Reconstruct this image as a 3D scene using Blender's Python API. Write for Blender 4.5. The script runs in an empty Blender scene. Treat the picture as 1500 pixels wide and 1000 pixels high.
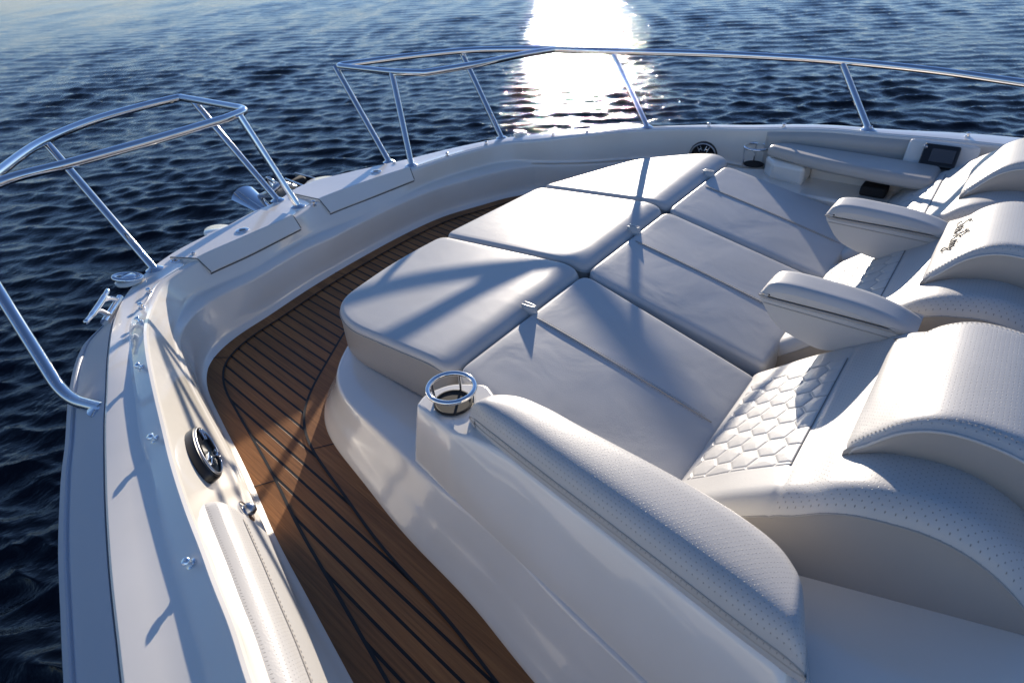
import bpy, math, random
import numpy as np
from mathutils import Vector
random.seed(4); rng = np.random.default_rng(7)
R = math.radians
sc = bpy.context.scene
col = sc.collection

# ------------------------------------------------------------------ camera frame (used to measure the photo)
F, PITCH, ROLL, HEAD = 918., R(34.4), R(-3.56), R(140.7)
CAM = np.array([0, 1.888, 1.287])
def cray(px, py):
    x = (px-750)/F; y = -(py-500)/F
    cr, sr = math.cos(ROLL), math.sin(ROLL); x, y = cr*x-sr*y, sr*x+cr*y
    cp, sp = math.cos(PITCH), math.sin(PITCH)
    r = (x, cp+y*sp, -sp+y*cp)
    ch, sh = math.cos(HEAD), math.sin(HEAD)
    return np.array([r[0]*ch+r[1]*sh, -r[0]*sh+r[1]*ch, r[2]])
def P(px, py, z):                     # the photo point (px, py) at height z
    r = cray(px, py); return CAM+r*((z-CAM[2])/r[2])
def PY(px, py, y):                    # the photo point on the upright plane y
    r = cray(px, py); return CAM+r*((y-CAM[1])/r[1])
def proj(p):
    d = np.asarray(p, float)-CAM
    ch, sh = math.cos(HEAD), math.sin(HEAD)
    v0 = d[..., 0]*ch-d[..., 1]*sh; v1 = d[..., 0]*sh+d[..., 1]*ch; v2 = d[..., 2]
    cp, sp = math.cos(PITCH), math.sin(PITCH)
    u = v1*sp+v2*cp; w = v1*cp-v2*sp
    cr, sr = math.cos(ROLL), math.sin(ROLL)
    return np.stack([750+F*(cr*v0+sr*u)/w, 500-F*(-sr*v0+cr*u)/w], -1)

# ------------------------------------------------------------------ materials
def mat(name, base, rough=.5, metal=0, coat=0, spec=.5):
    m = bpy.data.materials.new(name); m.use_nodes = True
    b = m.node_tree.nodes['Principled BSDF']
    b.inputs['Base Color'].default_value = (*base, 1); b.inputs['Roughness'].default_value = rough
    b.inputs['Metallic'].default_value = metal; b.inputs['Coat Weight'].default_value = coat
    b.inputs['Coat Roughness'].default_value = .05; b.inputs['Specular IOR Level'].default_value = spec
    return m, m.node_tree.nodes, m.node_tree.links, b
def node(n, t, **kw):
    x = n.new(t)
    for k, v in kw.items():
        if k in x.inputs: x.inputs[k].default_value = v
        else: setattr(x, k, v)
    return x
def math_n(n, l, op, a, b=None, c=None):
    x = n.new('ShaderNodeMath'); x.operation = op
    for i, v in enumerate((a, b, c)):
        if v is None: continue
        if isinstance(v, (int, float)): x.inputs[i].default_value = v
        else: l.new(v, x.inputs[i])
    return x.outputs[0]

def gelcoat(name, base, rough):
    m, n, l, b = mat(name, base, rough, coat=1.)
    tc = n.new('ShaderNodeTexCoord')
    no = node(n, 'ShaderNodeTexNoise', Scale=5., Detail=3.); l.new(tc.outputs['Object'], no.inputs['Vector'])
    cr = n.new('ShaderNodeValToRGB'); cr.color_ramp.elements[0].position = .3; cr.color_ramp.elements[1].position = .7
    cr.color_ramp.elements[0].color = (base[0]*.95, base[1]*.945, base[2]*.93, 1); cr.color_ramp.elements[1].color = (*base, 1)
    l.new(no.outputs['Fac'], cr.inputs['Fac']); l.new(cr.outputs['Color'], b.inputs['Base Color'])
    n2 = node(n, 'ShaderNodeTexNoise', Scale=40., Detail=4.); l.new(tc.outputs['Object'], n2.inputs['Vector'])
    mr = node(n, 'ShaderNodeMapRange'); mr.inputs[3].default_value = rough*.75; mr.inputs[4].default_value = rough*1.35
    l.new(n2.outputs['Fac'], mr.inputs[0]); l.new(mr.outputs[0], b.inputs['Roughness'])
    n3 = node(n, 'ShaderNodeTexNoise', Scale=3.5, Detail=2.); l.new(tc.outputs['Object'], n3.inputs['Vector'])
    bp = node(n, 'ShaderNodeBump', Strength=.12, Distance=.01); l.new(n3.outputs['Fac'], bp.inputs['Height']); l.new(bp.outputs['Normal'], b.inputs['Normal'])
    l.new(bp.outputs['Normal'], b.inputs['Coat Normal'])
    return m
def leather(name, base, perf=False, creases=.18):
    m, n, l, b = mat(name, base, .40, spec=.5)
    tc = n.new('ShaderNodeTexCoord')
    no = node(n, 'ShaderNodeTexNoise', Scale=6., Detail=4.); l.new(tc.outputs['Object'], no.inputs['Vector'])
    cr = n.new('ShaderNodeValToRGB'); cr.color_ramp.elements[0].position = .3; cr.color_ramp.elements[1].position = .75
    cr.color_ramp.elements[0].color = (base[0]*.93, base[1]*.925, base[2]*.91, 1); cr.color_ramp.elements[1].color = (*base, 1)
    l.new(no.outputs['Fac'], cr.inputs['Fac'])
    vo = node(n, 'ShaderNodeTexVoronoi', Scale=330.); l.new(tc.outputs['Object'], vo.inputs['Vector'])
    b1 = node(n, 'ShaderNodeBump', Strength=.13, Distance=.001); l.new(vo.outputs['Distance'], b1.inputs['Height'])
    nw = node(n, 'ShaderNodeTexNoise', Scale=5., Detail=3., Roughness=.45, Distortion=.5); l.new(tc.outputs['Object'], nw.inputs['Vector'])
    b2 = node(n, 'ShaderNodeBump', Strength=creases, Distance=.011); l.new(nw.outputs['Fac'], b2.inputs['Height']); l.new(b1.outputs['Normal'], b2.inputs['Normal'])
    last = b2
    if perf:                          # rows of tiny punched holes, staggered
        uv = n.new('ShaderNodeUVMap'); sx = n.new('ShaderNodeSeparateXYZ'); l.new(uv.outputs['UV'], sx.inputs[0])
        pitch = .0125
        v = math_n(n, l, 'DIVIDE', sx.outputs['Y'], pitch*.62); row = math_n(n, l, 'FLOOR', v)
        u = math_n(n, l, 'ADD', math_n(n, l, 'DIVIDE', sx.outputs['X'], pitch), math_n(n, l, 'MULTIPLY', row, .5))
        du = math_n(n, l, 'MULTIPLY', math_n(n, l, 'SUBTRACT', math_n(n, l, 'FRACT', u), .5), 1.0)
        dv = math_n(n, l, 'MULTIPLY', math_n(n, l, 'SUBTRACT', math_n(n, l, 'FRACT', v), .5), .62)
        d = math_n(n, l, 'SQRT', math_n(n, l, 'ADD', math_n(n, l, 'POWER', du, 2.), math_n(n, l, 'POWER', dv, 2.)))
        mr = node(n, 'ShaderNodeMapRange', interpolation_type='SMOOTHSTEP'); l.new(d, mr.inputs[0])
        mr.inputs[1].default_value = .045; mr.inputs[2].default_value = .10
        b3 = node(n, 'ShaderNodeBump', Strength=.65, Distance=.0018); l.new(mr.outputs[0], b3.inputs['Height']); l.new(b2.outputs['Normal'], b3.inputs['Normal']); last = b3
        mx = n.new('ShaderNodeMix'); mx.data_type = 'RGBA'; l.new(mr.outputs[0], mx.inputs[0])
        mx.inputs[6].default_value = (base[0]*.42, base[1]*.41, base[2]*.4, 1); l.new(cr.outputs['Color'], mx.inputs[7]); l.new(mx.outputs[2], b.inputs['Base Color'])
    else: l.new(cr.outputs['Color'], b.inputs['Base Color'])
    l.new(last.outputs['Normal'], b.inputs['Normal'])
    return m
def teak(name, field):
    m, n, l, b = mat(name, (.3, .15, .06), .5, spec=.35)
    tc = n.new('ShaderNodeTexCoord'); sx = n.new('ShaderNodeSeparateXYZ'); l.new(tc.outputs['Object'], sx.inputs[0])
    v = math_n(n, l, 'DIVIDE', math_n(n, l, 'ADD', sx.outputs['Y'], math_n(n, l, 'MULTIPLY', sx.outputs['X'], .10)), .041)
    cell = math_n(n, l, 'FLOOR', v)
    cb = n.new('ShaderNodeCombineXYZ'); l.new(math_n(n, l, 'MULTIPLY', sx.outputs['X'], 2.6), cb.inputs[0]); l.new(math_n(n, l, 'MULTIPLY', v, 3.6), cb.inputs[1])
    off = n.new('ShaderNodeCombineXYZ'); l.new(math_n(n, l, 'MULTIPLY', cell, 3.71), off.inputs[0]); l.new(math_n(n, l, 'MULTIPLY', cell, 1.3), off.inputs[2])
    va = n.new('ShaderNodeVectorMath'); l.new(cb.outputs[0], va.inputs[0]); l.new(off.outputs[0], va.inputs[1])
    g = node(n, 'ShaderNodeTexNoise', Scale=2.0, Detail=8., Roughness=.68, Distortion=.12); l.new(va.outputs[0], g.inputs['Vector'])
    cr = n.new('ShaderNodeValToRGB'); e = cr.color_ramp.elements; e[0].position = .25; e[0].color = (.165, .066, .020, 1); e[1].position = .78; e[1].color = (.43, .188, .059, 1)
    l.new(g.outputs['Fac'], cr.inputs['Fac'])
    wn = n.new('ShaderNodeTexWhiteNoise'); wn.noise_dimensions = '1D'; l.new(cell, wn.inputs['W'])
    br = node(n, 'ShaderNodeMapRange'); br.inputs[3].default_value = .72; br.inputs[4].default_value = 1.14; l.new(wn.outputs['Value'], br.inputs[0])
    hs = node(n, 'ShaderNodeHueSaturation'); l.new(br.outputs[0], hs.inputs['Value']); l.new(cr.outputs['Color'], hs.inputs['Color'])
    out = hs.outputs['Color']
    bpn = node(n, 'ShaderNodeBump', Strength=.35, Distance=.0012); l.new(g.outputs['Fac'], bpn.inputs['Height'])
    if field:
        fr = math_n(n, l, 'ABSOLUTE', math_n(n, l, 'SUBTRACT', math_n(n, l, 'FRACT', v), .5))
        k = node(n, 'ShaderNodeMapRange'); l.new(fr, k.inputs[0]); k.inputs[1].default_value = .40; k.inputs[2].default_value = .413
        mx = n.new('ShaderNodeMix'); mx.data_type = 'RGBA'; l.new(k.outputs[0], mx.inputs[0]); l.new(out, mx.inputs[6]); mx.inputs[7].default_value = (.008, .007, .007, 1)
        out = mx.outputs[2]
        b2 = node(n, 'ShaderNodeBump', Strength=.5, Distance=.002, invert=True); l.new(k.outputs[0], b2.inputs['Height']); l.new(bpn.outputs['Normal'], b2.inputs['Normal']); bpn = b2
    l.new(out, b.inputs['Base Color']); l.new(bpn.outputs['Normal'], b.inputs['Normal'])
    return m
M = {}
M['gel'] = gelcoat('white_gelcoat', (.84, .795, .715), .2)
M['hull'] = gelcoat('hull_gelcoat', (.72, .73, .74), .14)
M['rub'] = mat('pale_strake', (.42, .44, .48), .42)[0]
M['seal'] = mat('dark_rubber_seal', (.05, .05, .05), .6)[0]
M['lea'] = leather('cream_vinyl', (.555, .542, .522))
M['lea_pad_bright'] = leather('brightened_pad_vinyl', (.59, .58, .56), creases=.3)  # foot-cushion vinyl with extra light put into its base colour for the lounge
M['lea_perf'] = leather('perforated_vinyl', (.545, .53, .51), perf=True, creases=.12)
M['lea_grey'] = leather('taupe_vinyl', (.37, .34, .31))
M['lea_shaded'] = leather('shaded_cream_vinyl', (.50, .47, .43))  # cream vinyl with the far side's shade put into its base colour
M['seam'] = mat('sunken_seam', (.24, .225, .20), .7)[0]
M['thread'] = mat('stitch_thread', (.40, .37, .33), .7)[0]
M['thread_dark'] = mat('embroidery_thread', (.16, .145, .13), .6)[0]
M['chrome'] = mat('polished_steel', (.80, .80, .81), .07, metal=1)[0]
M['steel'] = mat('brushed_steel', (.55, .56, .58), .28, metal=1)[0]
M['black'] = mat('black_plastic', (.012, .012, .013), .3)[0]
M['matte'] = mat('black_rubber', (.010, .010, .010), .75)[0]
M['caulk'] = mat('black_caulk', (.008, .007, .007), .6)[0]
M['screen'] = mat('grey_screen', (.07, .075, .085), .2)[0]
M['teak'] = teak('teak_planks', True); M['teak_margin'] = teak('teak_margin', False)

# ------------------------------------------------------------------ object helpers
def mk(name, V, Fc, m, parent=None, smooth=True, uv=None, mids=None, sharp=None):
    me = bpy.data.meshes.new(name)
    me.from_pydata([tuple(map(float, v)) for v in V], [], [tuple(f) for f in Fc])
    for q in (m if isinstance(m, (list, tuple)) else [m]): me.materials.append(q)
    if mids is not None: me.polygons.foreach_set('material_index', mids)
    me.polygons.foreach_set('use_smooth', [smooth]*len(me.polygons))
    if uv is not None:
        lay = me.uv_layers.new(name='UVMap'); idx = np.empty(len(me.loops), int); me.loops.foreach_get('vertex_index', idx)
        lay.data.foreach_set('uv', np.asarray(uv, float)[idx].ravel())
    me.update()
    if smooth and sharp:
        me.set_sharp_from_angle(angle=R(sharp))
    o = bpy.data.objects.new(name, me); col.objects.link(o)
    if parent is not None: o.parent = parent
    return o
def empty(name, label, cat, group=None):
    o = bpy.data.objects.new(name, None); col.objects.link(o); o.empty_display_size = .1
    tag(o, label, cat, group); return o
def tag(o, label, cat, group=None):
    o['label'] = label; o['category'] = cat
    if group: o['group'] = group
    return o
class MB:
    def __init__(s): s.V = []; s.F = []
    def add(s, V, Fc):
        k = len(s.V); s.V += [tuple(v) for v in V]; s.F += [tuple(i+k for i in f) for f in Fc]
    def build(s, name, m, parent=None, **kw): return mk(name, s.V, s.F, m, parent, **kw)
def grid_faces(a, b, closed=False, flip=False, off=0):
    f = []
    for i in range(a-1):
        for j in range(b if closed else b-1):
            q = (off+i*b+j, off+(i+1)*b+j, off+(i+1)*b+(j+1) % b, off+i*b+(j+1) % b)
            f.append(q[::-1] if flip else q)
    return f
def catmull(pts, n=12, closed=False):
    p = [np.asarray(q, float) for q in pts]; m = len(p); out = []
    for i in range(m if closed else m-1):
        if closed: a, b, c, d = p[i-1], p[i], p[(i+1) % m], p[(i+2) % m]
        else: a, b, c, d = p[max(i-1, 0)], p[i], p[i+1], p[min(i+2, m-1)]
        t0 = 0; t1 = t0+max(np.linalg.norm(b-a), 1e-6)**.5; t2 = t1+max(np.linalg.norm(c-b), 1e-6)**.5; t3 = t2+max(np.linalg.norm(d-c), 1e-6)**.5
        for k in range(n):
            t = t1+(t2-t1)*k/n
            A1 = (t1-t)/(t1-t0)*a+(t-t0)/(t1-t0)*b if t1 > t0+1e-9 else b
            A2 = (t2-t)/(t2-t1)*b+(t-t1)/(t2-t1)*c
            A3 = (t3-t)/(t3-t2)*c+(t-t2)/(t3-t2)*d
            B1 = (t2-t)/(t2-t0)*A1+(t-t0)/(t2-t0)*A2; B2 = (t3-t)/(t3-t1)*A2+(t-t1)/(t3-t1)*A3
            out.append((t2-t)/(t2-t1)*B1+(t-t1)/(t2-t1)*B2)
    if not closed: out.append(p[-1])
    return out
def fillet(pts, r, n=7, closed=False):
    p = [np.asarray(q, float) for q in pts]; m = len(p); out = []
    rr = r if isinstance(r, (list, tuple)) else [r]*m
    for i in range(m):
        if not closed and i in (0, m-1): out.append(p[i]); continue
        a, b, c = p[i-1], p[i], p[(i+1) % m]
        la, lc = np.linalg.norm(a-b), np.linalg.norm(c-b); k = min(rr[i], la*.49, lc*.49)
        if k < 1e-5: out.append(b); continue
        s, e = b+(a-b)/la*k, b+(c-b)/lc*k
        for j in range(n+1):
            t = j/n; out.append((1-t)**2*s+2*t*(1-t)*b+t*t*e)
    return out
def resample(pts, n, closed=False):
    p = np.array(pts, float)
    if closed: p = np.vstack([p, p[:1]])
    d = np.concatenate([[0], np.cumsum(np.linalg.norm(np.diff(p, axis=0), axis=1))])
    t = np.linspace(0, d[-1], n+1)[:-1] if closed else np.linspace(0, d[-1], n)
    return np.stack([np.interp(t, d, p[:, k]) for k in range(p.shape[1])], 1)
def tube_geo(pts, r, k=12, closed=False, cap=True):
    p = [np.asarray(q, float) for q in pts]; m = len(p)
    rad = r if isinstance(r, (list, tuple, np.ndarray)) else [r]*m
    T = []
    for i in range(m):
        t = (p[(i+1) % m]-p[i-1]) if closed or 0 < i < m-1 else (p[1]-p[0] if i == 0 else p[-1]-p[-2])
        T.append(t/max(np.linalg.norm(t), 1e-9))
    u = np.cross(T[0], [0, 0, 1]); u = u if np.linalg.norm(u) > .01 else np.cross(T[0], [0, 1, 0]); u /= np.linalg.norm(u)
    V = []
    for i in range(m):
        u = u-T[i]*(u@T[i]); u /= max(np.linalg.norm(u), 1e-9); w = np.cross(T[i], u)
        for j in range(k):
            a = 2*math.pi*j/k; V.append(p[i]+rad[i]*(math.cos(a)*u+math.sin(a)*w))
    f = grid_faces(m, k, True)
    if closed: f += [((m-1)*k+j, j, (j+1) % k, (m-1)*k+(j+1) % k) for j in range(k)]
    elif cap: f += [tuple(range(k)), tuple(range((m-1)*k, m*k))[::-1]]
    return V, f
def tube(name, pts, r, m, parent=None, k=12, closed=False):
    V, f = tube_geo(pts, r, k, closed); return mk(name, V, f, m, parent, sharp=60)
def lathe_geo(prof, c=(0, 0, 0), axis=(0, 0, 1), k=32):
    c = np.asarray(c, float); a = np.asarray(axis, float); a /= np.linalg.norm(a)
    u = np.cross(a, [1, 0, 0]); u = u if np.linalg.norm(u) > .1 else np.cross(a, [0, 1, 0]); u /= np.linalg.norm(u); w = np.cross(a, u)
    V = [c+a*h+r*(math.cos(2*math.pi*j/k)*u+math.sin(2*math.pi*j/k)*w) for r, h in prof for j in range(k)]
    n = len(prof); f = grid_faces(n, k, True, True)
    f += [tuple(range(k)), tuple(range((n-1)*k, n*k))[::-1]]
    return V, f
def box_geo(c, sx, sy, sz, ax=None):
    c = np.asarray(c, float); A = np.eye(3) if ax is None else np.asarray(ax, float)
    V = [c+A[0]*sx*i/2+A[1]*sy*j/2+A[2]*sz*k/2 for i in (-1, 1) for j in (-1, 1) for k in (-1, 1)]
    return V, [(0, 1, 3, 2), (4, 6, 7, 5), (0, 4, 5, 1), (2, 3, 7, 6), (0, 2, 6, 4), (1, 5, 7, 3)]
def bevel(o, w, n=3):
    b = o.modifiers.new('bevel', 'BEVEL'); b.width = w; b.segments = n; b.limit_method = 'ANGLE'; b.angle_limit = R(35); return o
def stitch(mb, path, dash=.005, gap=.003, r=.0008):
    p = np.array(path, float); d = np.concatenate([[0], np.cumsum(np.linalg.norm(np.diff(p, axis=0), axis=1))])
    at = lambda t: np.array([np.interp(t, d, p[:, k]) for k in range(3)])
    t = 0
    while t+dash < d[-1]:
        V, f = tube_geo([at(t), at(t+dash/2), at(t+dash)], [r*.6, r, r*.6], 5); mb.add(V, f); t += dash+gap
def ccw(o):
    o = np.array(o, float); a = np.sum(o[:, 0]*np.roll(o[:, 1], -1)-np.roll(o[:, 0], -1)*o[:, 1]); return o if a > 0 else o[::-1]
def inset_loop(o, d):
    e = np.roll(o, -1, 0)-np.roll(o, 1, 0); e /= np.maximum(np.linalg.norm(e, axis=1), 1e-9)[:, None]
    return o+np.stack([-e[:, 1], e[:, 0]], 1)*d
def cushion(name, outline, ztop, thick, r, m, parent, crown=.01, n=160, nr=14, puff=.0):
    """soft slab: plan outline (x, y), top height ztop(x, y), rounded edge r, crowned top"""
    o = ccw(resample(outline, n, True)); c = o.mean(0); V = []
    lo_, hi_ = o.min(0), o.max(0); mid_, half_ = (lo_+hi_)/2, (hi_-lo_)/2
    cr_ = lambda x, y: crown*(1-((x-mid_[0])/half_[0])**2)*(1-((y-mid_[1])/half_[1])**2)
    zt = lambda q: np.array([ztop(x, y)+cr_(x, y) for x, y in q])
    def ring(q, z): V.extend(np.column_stack([q, z]).tolist())
    ring(inset_loop(o, .012), zt(o)-thick); ring(o, zt(o)-thick+.012)
    for k in range(1, 4): ring(inset_loop(o, -puff*math.sin(math.pi*k/4)), zt(o)-thick+.012+(thick-.012-r)*k/4)
    rings = 5
    for k in range(0, 7):
        a = math.pi/2*k/6; q = inset_loop(o, r*(1-math.cos(a))); ring(q, zt(q)-r+r*math.sin(a)); rings += 1
    qi = inset_loop(o, r)
    for k in range(1, nr):
        s = 1-k/nr; q = c+(qi-c)*s; ring(q, zt(q)); rings += 1
    f = grid_faces(rings, n, True, True)
    V.append([*c, ztop(*c)+cr_(*c)]); k0 = (rings-1)*n
    f += [(k0+j, k0+(j+1) % n, len(V)-1) for j in range(n)]
    f.append(tuple(range(n))[::-1])
    return mk(name, V, f, m, parent, uv=[(v[0], v[1]) for v in V])

# ------------------------------------------------------------------ the boat
boat = empty('motor_boat', 'white motor boat seen over its bow, teak side deck and steel bow rails', 'boat')
boat.location = (0, 0, 0)
CX, CY = .6, .15
def zg(x, y=0):
    t = min(1, max(0, (x-1.6)/.6)); t = t*t*(3-2*t); u = min(1, max(0, (1.35-x)/.8)); u = u*u*(3-2*u); return .32-.05*t+(.035 if y > -.5 else .08)*u
def Pg(px, py, dz=0):
    z = .3
    for _ in range(12): q = P(px, py, z+dz); z = zg(q[0], q[1])
    return P(px, py, z+dz)
TH = np.radians(np.arange(146, -146.01, -.5))
def polar(pts, sg=2):
    q = np.array(catmull([(p[0], p[1]) for p in pts], 16)); th = np.unwrap(np.arctan2(q[:, 1]-CY, q[:, 0]-CX)); r = np.hypot(q[:, 0]-CX, q[:, 1]-CY)
    i = np.argsort(th); rr = np.interp(TH, th[i], r[i])
    h = int(3*sg); k = np.exp(-.5*(np.arange(-h, h+1)/sg)**2); k /= k.sum(); pad = np.concatenate([2*rr[0]-rr[h:0:-1], rr, 2*rr[-1]-rr[-2:-h-2:-1]])
    return np.convolve(pad, k, 'valid')
def ring3(r, z): return np.column_stack([CX+r*np.cos(TH), CY+r*np.sin(TH), z if np.ndim(z) else np.full(len(TH), z)])
def sstep(a, b, x): t = np.clip((x-a)/(b-a), 0, 1); return t*t*(3-2*t)
DEG = np.degrees(TH)
def ext(l, tail=False):
    l = [np.array(q[:2]) for q in l]; d = l[0]-l[2]; d /= np.linalg.norm(d); sl_ = d[1]/d[0]; p = l[0]; pre = []
    for x in (.45, 0, -.5, -1.0, -1.5):
        y = l[0][1]+sl_*(x-l[0][0])-.5*(-sl_*.55)*(l[0][0]-x)**2*.6*(1 if sl_ < 0 else 0); pre.append(np.array([x, y]))
    pre = [q for q in pre if q[0] < l[0][0]-.15]
    return pre[::-1]+l+([np.array([-.5, l[-1][1]-.02]), np.array([-1.5, l[-1][1]-.02])] if tail else [])
aftP = lambda y0, y1: [(-1.5, y1), (-.6, y0)]
# deck edge K2
k2 = ext([Pg(*q)[:2] for q in [(170, 936), (160, 840), (154, 744), (152, 680), (152, 610), (155, 568), (159, 520), (166, 476), (180, 436), (205, 405), (233, 383), (257, 367), (300, 345), (333, 330), (363, 313), (400, 297), (443, 270), (487, 258), (557, 242), (600, 232), (657, 218), (710, 207), (737, 203), (800, 197.5), (867, 190), (950, 185), (1035, 183), (1115, 183.5), (1273, 187), (1416, 195), (1490, 201)]], tail=True)
k1 = ext([Pg(*q, -.06)[:2] for q in [(92, 1000), (88, 904), (84, 808), (85, 744), (88, 690), (93, 655), (100, 595), (114, 535), (129, 499), (147, 465)]])
r2 = polar(k2)
r1t = polar(k1+[(2.35, 1.3), (2.62, .85), (2.75, .15)])
w = sstep(41, 33, DEG)                                    # forward of the cleat the rub strake keeps a constant offset
r1 = r1t*(1-w)+(r2+.045)*w
kc = ext([Pg(*q, .026)[:2] for q in [(357, 984), (338, 920), (312, 856), (293, 802), (274, 754), (250, 680), (236, 622), (222, 562), (214, 520), (211, 490), (212, 462), (217, 436)]]+[Pg(*q)[:2] for q in [(240, 412), (270, 393), (297, 378), (365, 348), (433, 317), (450, 305), (468, 295), (535, 270), (605, 247), (650, 232), (700, 218), (740, 209), (800, 204), (867, 196), (950, 189.5), (1035, 188), (1115, 189), (1260, 194), (1400, 206)]], tail=True)
r4 = np.minimum(polar(kc), r2-.03)
k3 = ext([Pg(*q)[:2] for q in [(300, 985), (287, 936), (263, 859), (245, 798), (232, 744), (218, 680), (207, 640), (201, 592), (195, 550), (192, 500), (194, 462), (203, 432)]])
r3t = polar(k3+[(2.4, 1.0), (2.5, .4)])
w3 = sstep(42, 34, DEG); r3 = np.clip(r3t*(1-w3)+(r4+.02)*w3, r4+.012, r2-.012)
dzc = .026*sstep(35, 45, DEG)
zgv = np.array([zg(CX+r*math.cos(t), CY+r*math.sin(t)) for r, t in zip(r4, TH)])
# inner wall
k8 = ext([P(*q, 0)[:2] for q in [(511, 1000), (450, 885), (400, 789), (370, 718), (348, 670), (321, 616), (301, 570), (300, 550), (303, 536), (318, 516), (345, 493), (390, 464), (450, 424), (520, 382), (600, 339), (650, 317), (700, 302), (757, 287)]])+[(1.72, -.98), (1.35, -1.2), (.9, -1.38), (.3, -1.5), (-.5, -1.55), (-1.5, -1.55)]
r8 = np.minimum(polar(k8), r4-.012)
z6 = .17+(.09-.17)*sstep(38, 74, DEG)
k6 = []; k7 = []
for q in [(455, 990), (425, 900), (392, 815), (362, 735), (335, 672), (304, 616), (283, 575), (264, 530), (255, 492), (262, 465), (283, 437), (330, 413), (369, 396), (450, 349), (550, 308), (650, 260), (717, 242)]:
    z = .17 if q[0] > 440 else (.09 if q[1] > 560 else None)
    if z is None:
        z = .13
        for _ in range(8):
            p = P(*q, z); z = .17-.08*float(sstep(38, 74, math.degrees(math.atan2(p[1]-CY, p[0]-CX))))
    k6.append(P(*q, z)[:2])
k6 = ext(k6)
r6 = polar(k6+[(1.75, -1.0), (1.37, -1.22), (.9, -1.40), (.3, -1.53), (-.5, -1.58), (-1.5, -1.58)])
r6 = np.clip(r6, r8+.012, r4-.006)
for q in [(468, 990), (437, 900), (404, 815), (375, 740), (342, 675), (313, 625), (291, 585), (271, 545), (263, 510), (271, 480), (300, 448), (369, 412), (450, 365), (550, 324), (650, 278), (717, 255)]:
    z = .10
    for _ in range(8):
        p = P(*q, z); z = .17-.08*float(sstep(38, 74, math.degrees(math.atan2(p[1]-CY, p[0]-CX))))-.02
    k7.append(P(*q, z)[:2])
r7 = polar(ext(k7)+[(1.73, -.99), (1.36, -1.21), (.9, -1.39), (.3, -1.515), (-.5, -1.565), (-1.5, -1.565)])
r7 = np.clip(r7, r8+.008, np.maximum(r6-.014, r8+.009))
hull = [ring3(r1-.62, -1.0), ring3(r1-.35, -.62), ring3(r1-.14, -.25), ring3(r1-.035, zgv-.12), ring3(r1-.012, zgv-.085)]
G = grid_faces
def loft(name, rings, m, parent, sharp=40, **kw):
    n = len(rings[0]); return mk(name, np.vstack(rings), grid_faces(len(rings), n), m, parent, sharp=sharp, **kw)
loft('hull', hull, M['hull'], boat)
wd = r1-r2
rub = [ring3(r1-.012, zgv-.085)]
for fr, dz in ((0, -.078), (.01, -.064), (.13, -.054), (.17, -.054), (.20, -.057), (.24, -.054), (.55, -.032), (.97, -.006)):
    rub.append(ring3(r1-fr*wd, zgv+dz))
rub.append(ring3(r2+.002, zgv-.012))
loft('rub_strake', rub, M['rub'], boat, sharp=25)
deckr = [ring3(r2+.002, zgv-.012), ring3(r2-.001, zgv-.004), ring3(r2-.006, zgv), ring3((r2+r3)/2, zgv+.002), ring3(r3+.004, zgv), ring3(r3-.004, zgv+.002)]
for t in (.3, .6, .85): deckr.append(ring3(r3+(r4-r3)*t, zgv+dzc*t))
deckr += [ring3(r4+.001, zgv+dzc-.0005), ring3(r4-.006, zgv+dzc-.003), ring3(r4-.010, zgv+dzc-.010)]
loft('gunwale', deckr, M['gel'], boat, sharp=17)
d6 = .010
inner = [ring3(r4-.010, zgv+dzc-.010)]
for t in (.2, .4, .6, .8, .93): inner.append(ring3((r4-.011)*(1-t)+(r6+.002)*t, (zgv+dzc-.012)*(1-t)+(z6+.012)*t))
inner += [ring3(r6+.001, z6+.006), ring3(r6-.003, z6+.001), ring3(r6*.8+r7*.2-.002, z6-.001), ring3(r7+.006, z6-.012), ring3(r7+.001, z6-.017), ring3(r7, z6-.024)]
for t in (.25, .5, .75): inner.append(ring3(r7*(1-t)+(r8+.012)*t, (z6-.024)*(1-t)+.03*t))
inner += [ring3(r8+.012, .03), ring3(r8+.003, .014), ring3(r8-.004, .007), ring3(r8-.010, .001), ring3(r8-.012, -.01)]
loft('inner_liner', inner, M['gel'], boat, sharp=50)
INNER = np.vstack(inner).reshape(len(inner), len(TH), 3); DECK = np.vstack(deckr).reshape(len(deckr), len(TH), 3)
def nearest(S, px, py):
    d = proj(S.reshape(-1, 3))-np.array([px, py]); i = int(np.argmin((d**2).sum(1))); a, b = divmod(i, S.shape[1])
    b = min(max(b, 1), S.shape[1]-2); a = min(max(a, 1), S.shape[0]-2)
    t = S[a, b+1]-S[a, b-1]; t /= np.linalg.norm(t); v = S[a+1, b]-S[a-1, b]; n = np.cross(t, v); n /= np.linalg.norm(n)
    return S[a, b], n, t
# teak sole
V = [(CX, CY, 0)]+ring3(r8-.004, 0).tolist(); n = len(TH)
deck = mk('teak_deck', V, [(0, i+1, i) for i in range(1, n)]+[(0, 1, n)], M['teak'], boat, smooth=False)
def strip(name, ra, rb, z, m, parent, i0=0, i1=None):
    a, b = ring3(ra, z)[i0:i1], ring3(rb, z)[i0:i1]; k = len(a)
    return mk(name, np.vstack([a, b]), grid_faces(2, k), m, parent, smooth=False)
MW = .062
strip('margin_plank', r8-.004, r8-MW, .003, M['teak_margin'], deck)
strip('caulk_line', r8-MW, r8-MW-.008, .0034, M['caulk'], deck)
def joint(px, py):
    p = P(px, py, 0); a = math.atan2(p[1]-CY, p[0]-CX); rr = np.interp(-a, -TH, r8)
    dr = np.array([math.cos(a), math.sin(a), 0]); tt = np.array([-dr[1], dr[0], 0]); q = np.array([CX, CY, .0042])
    return [q+dr*(rr-.004)-tt*.002, q+dr*(rr-MW)-tt*.002, q+dr*(rr-MW)+tt*.002, q+dr*(rr-.004)+tt*.002]
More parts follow.
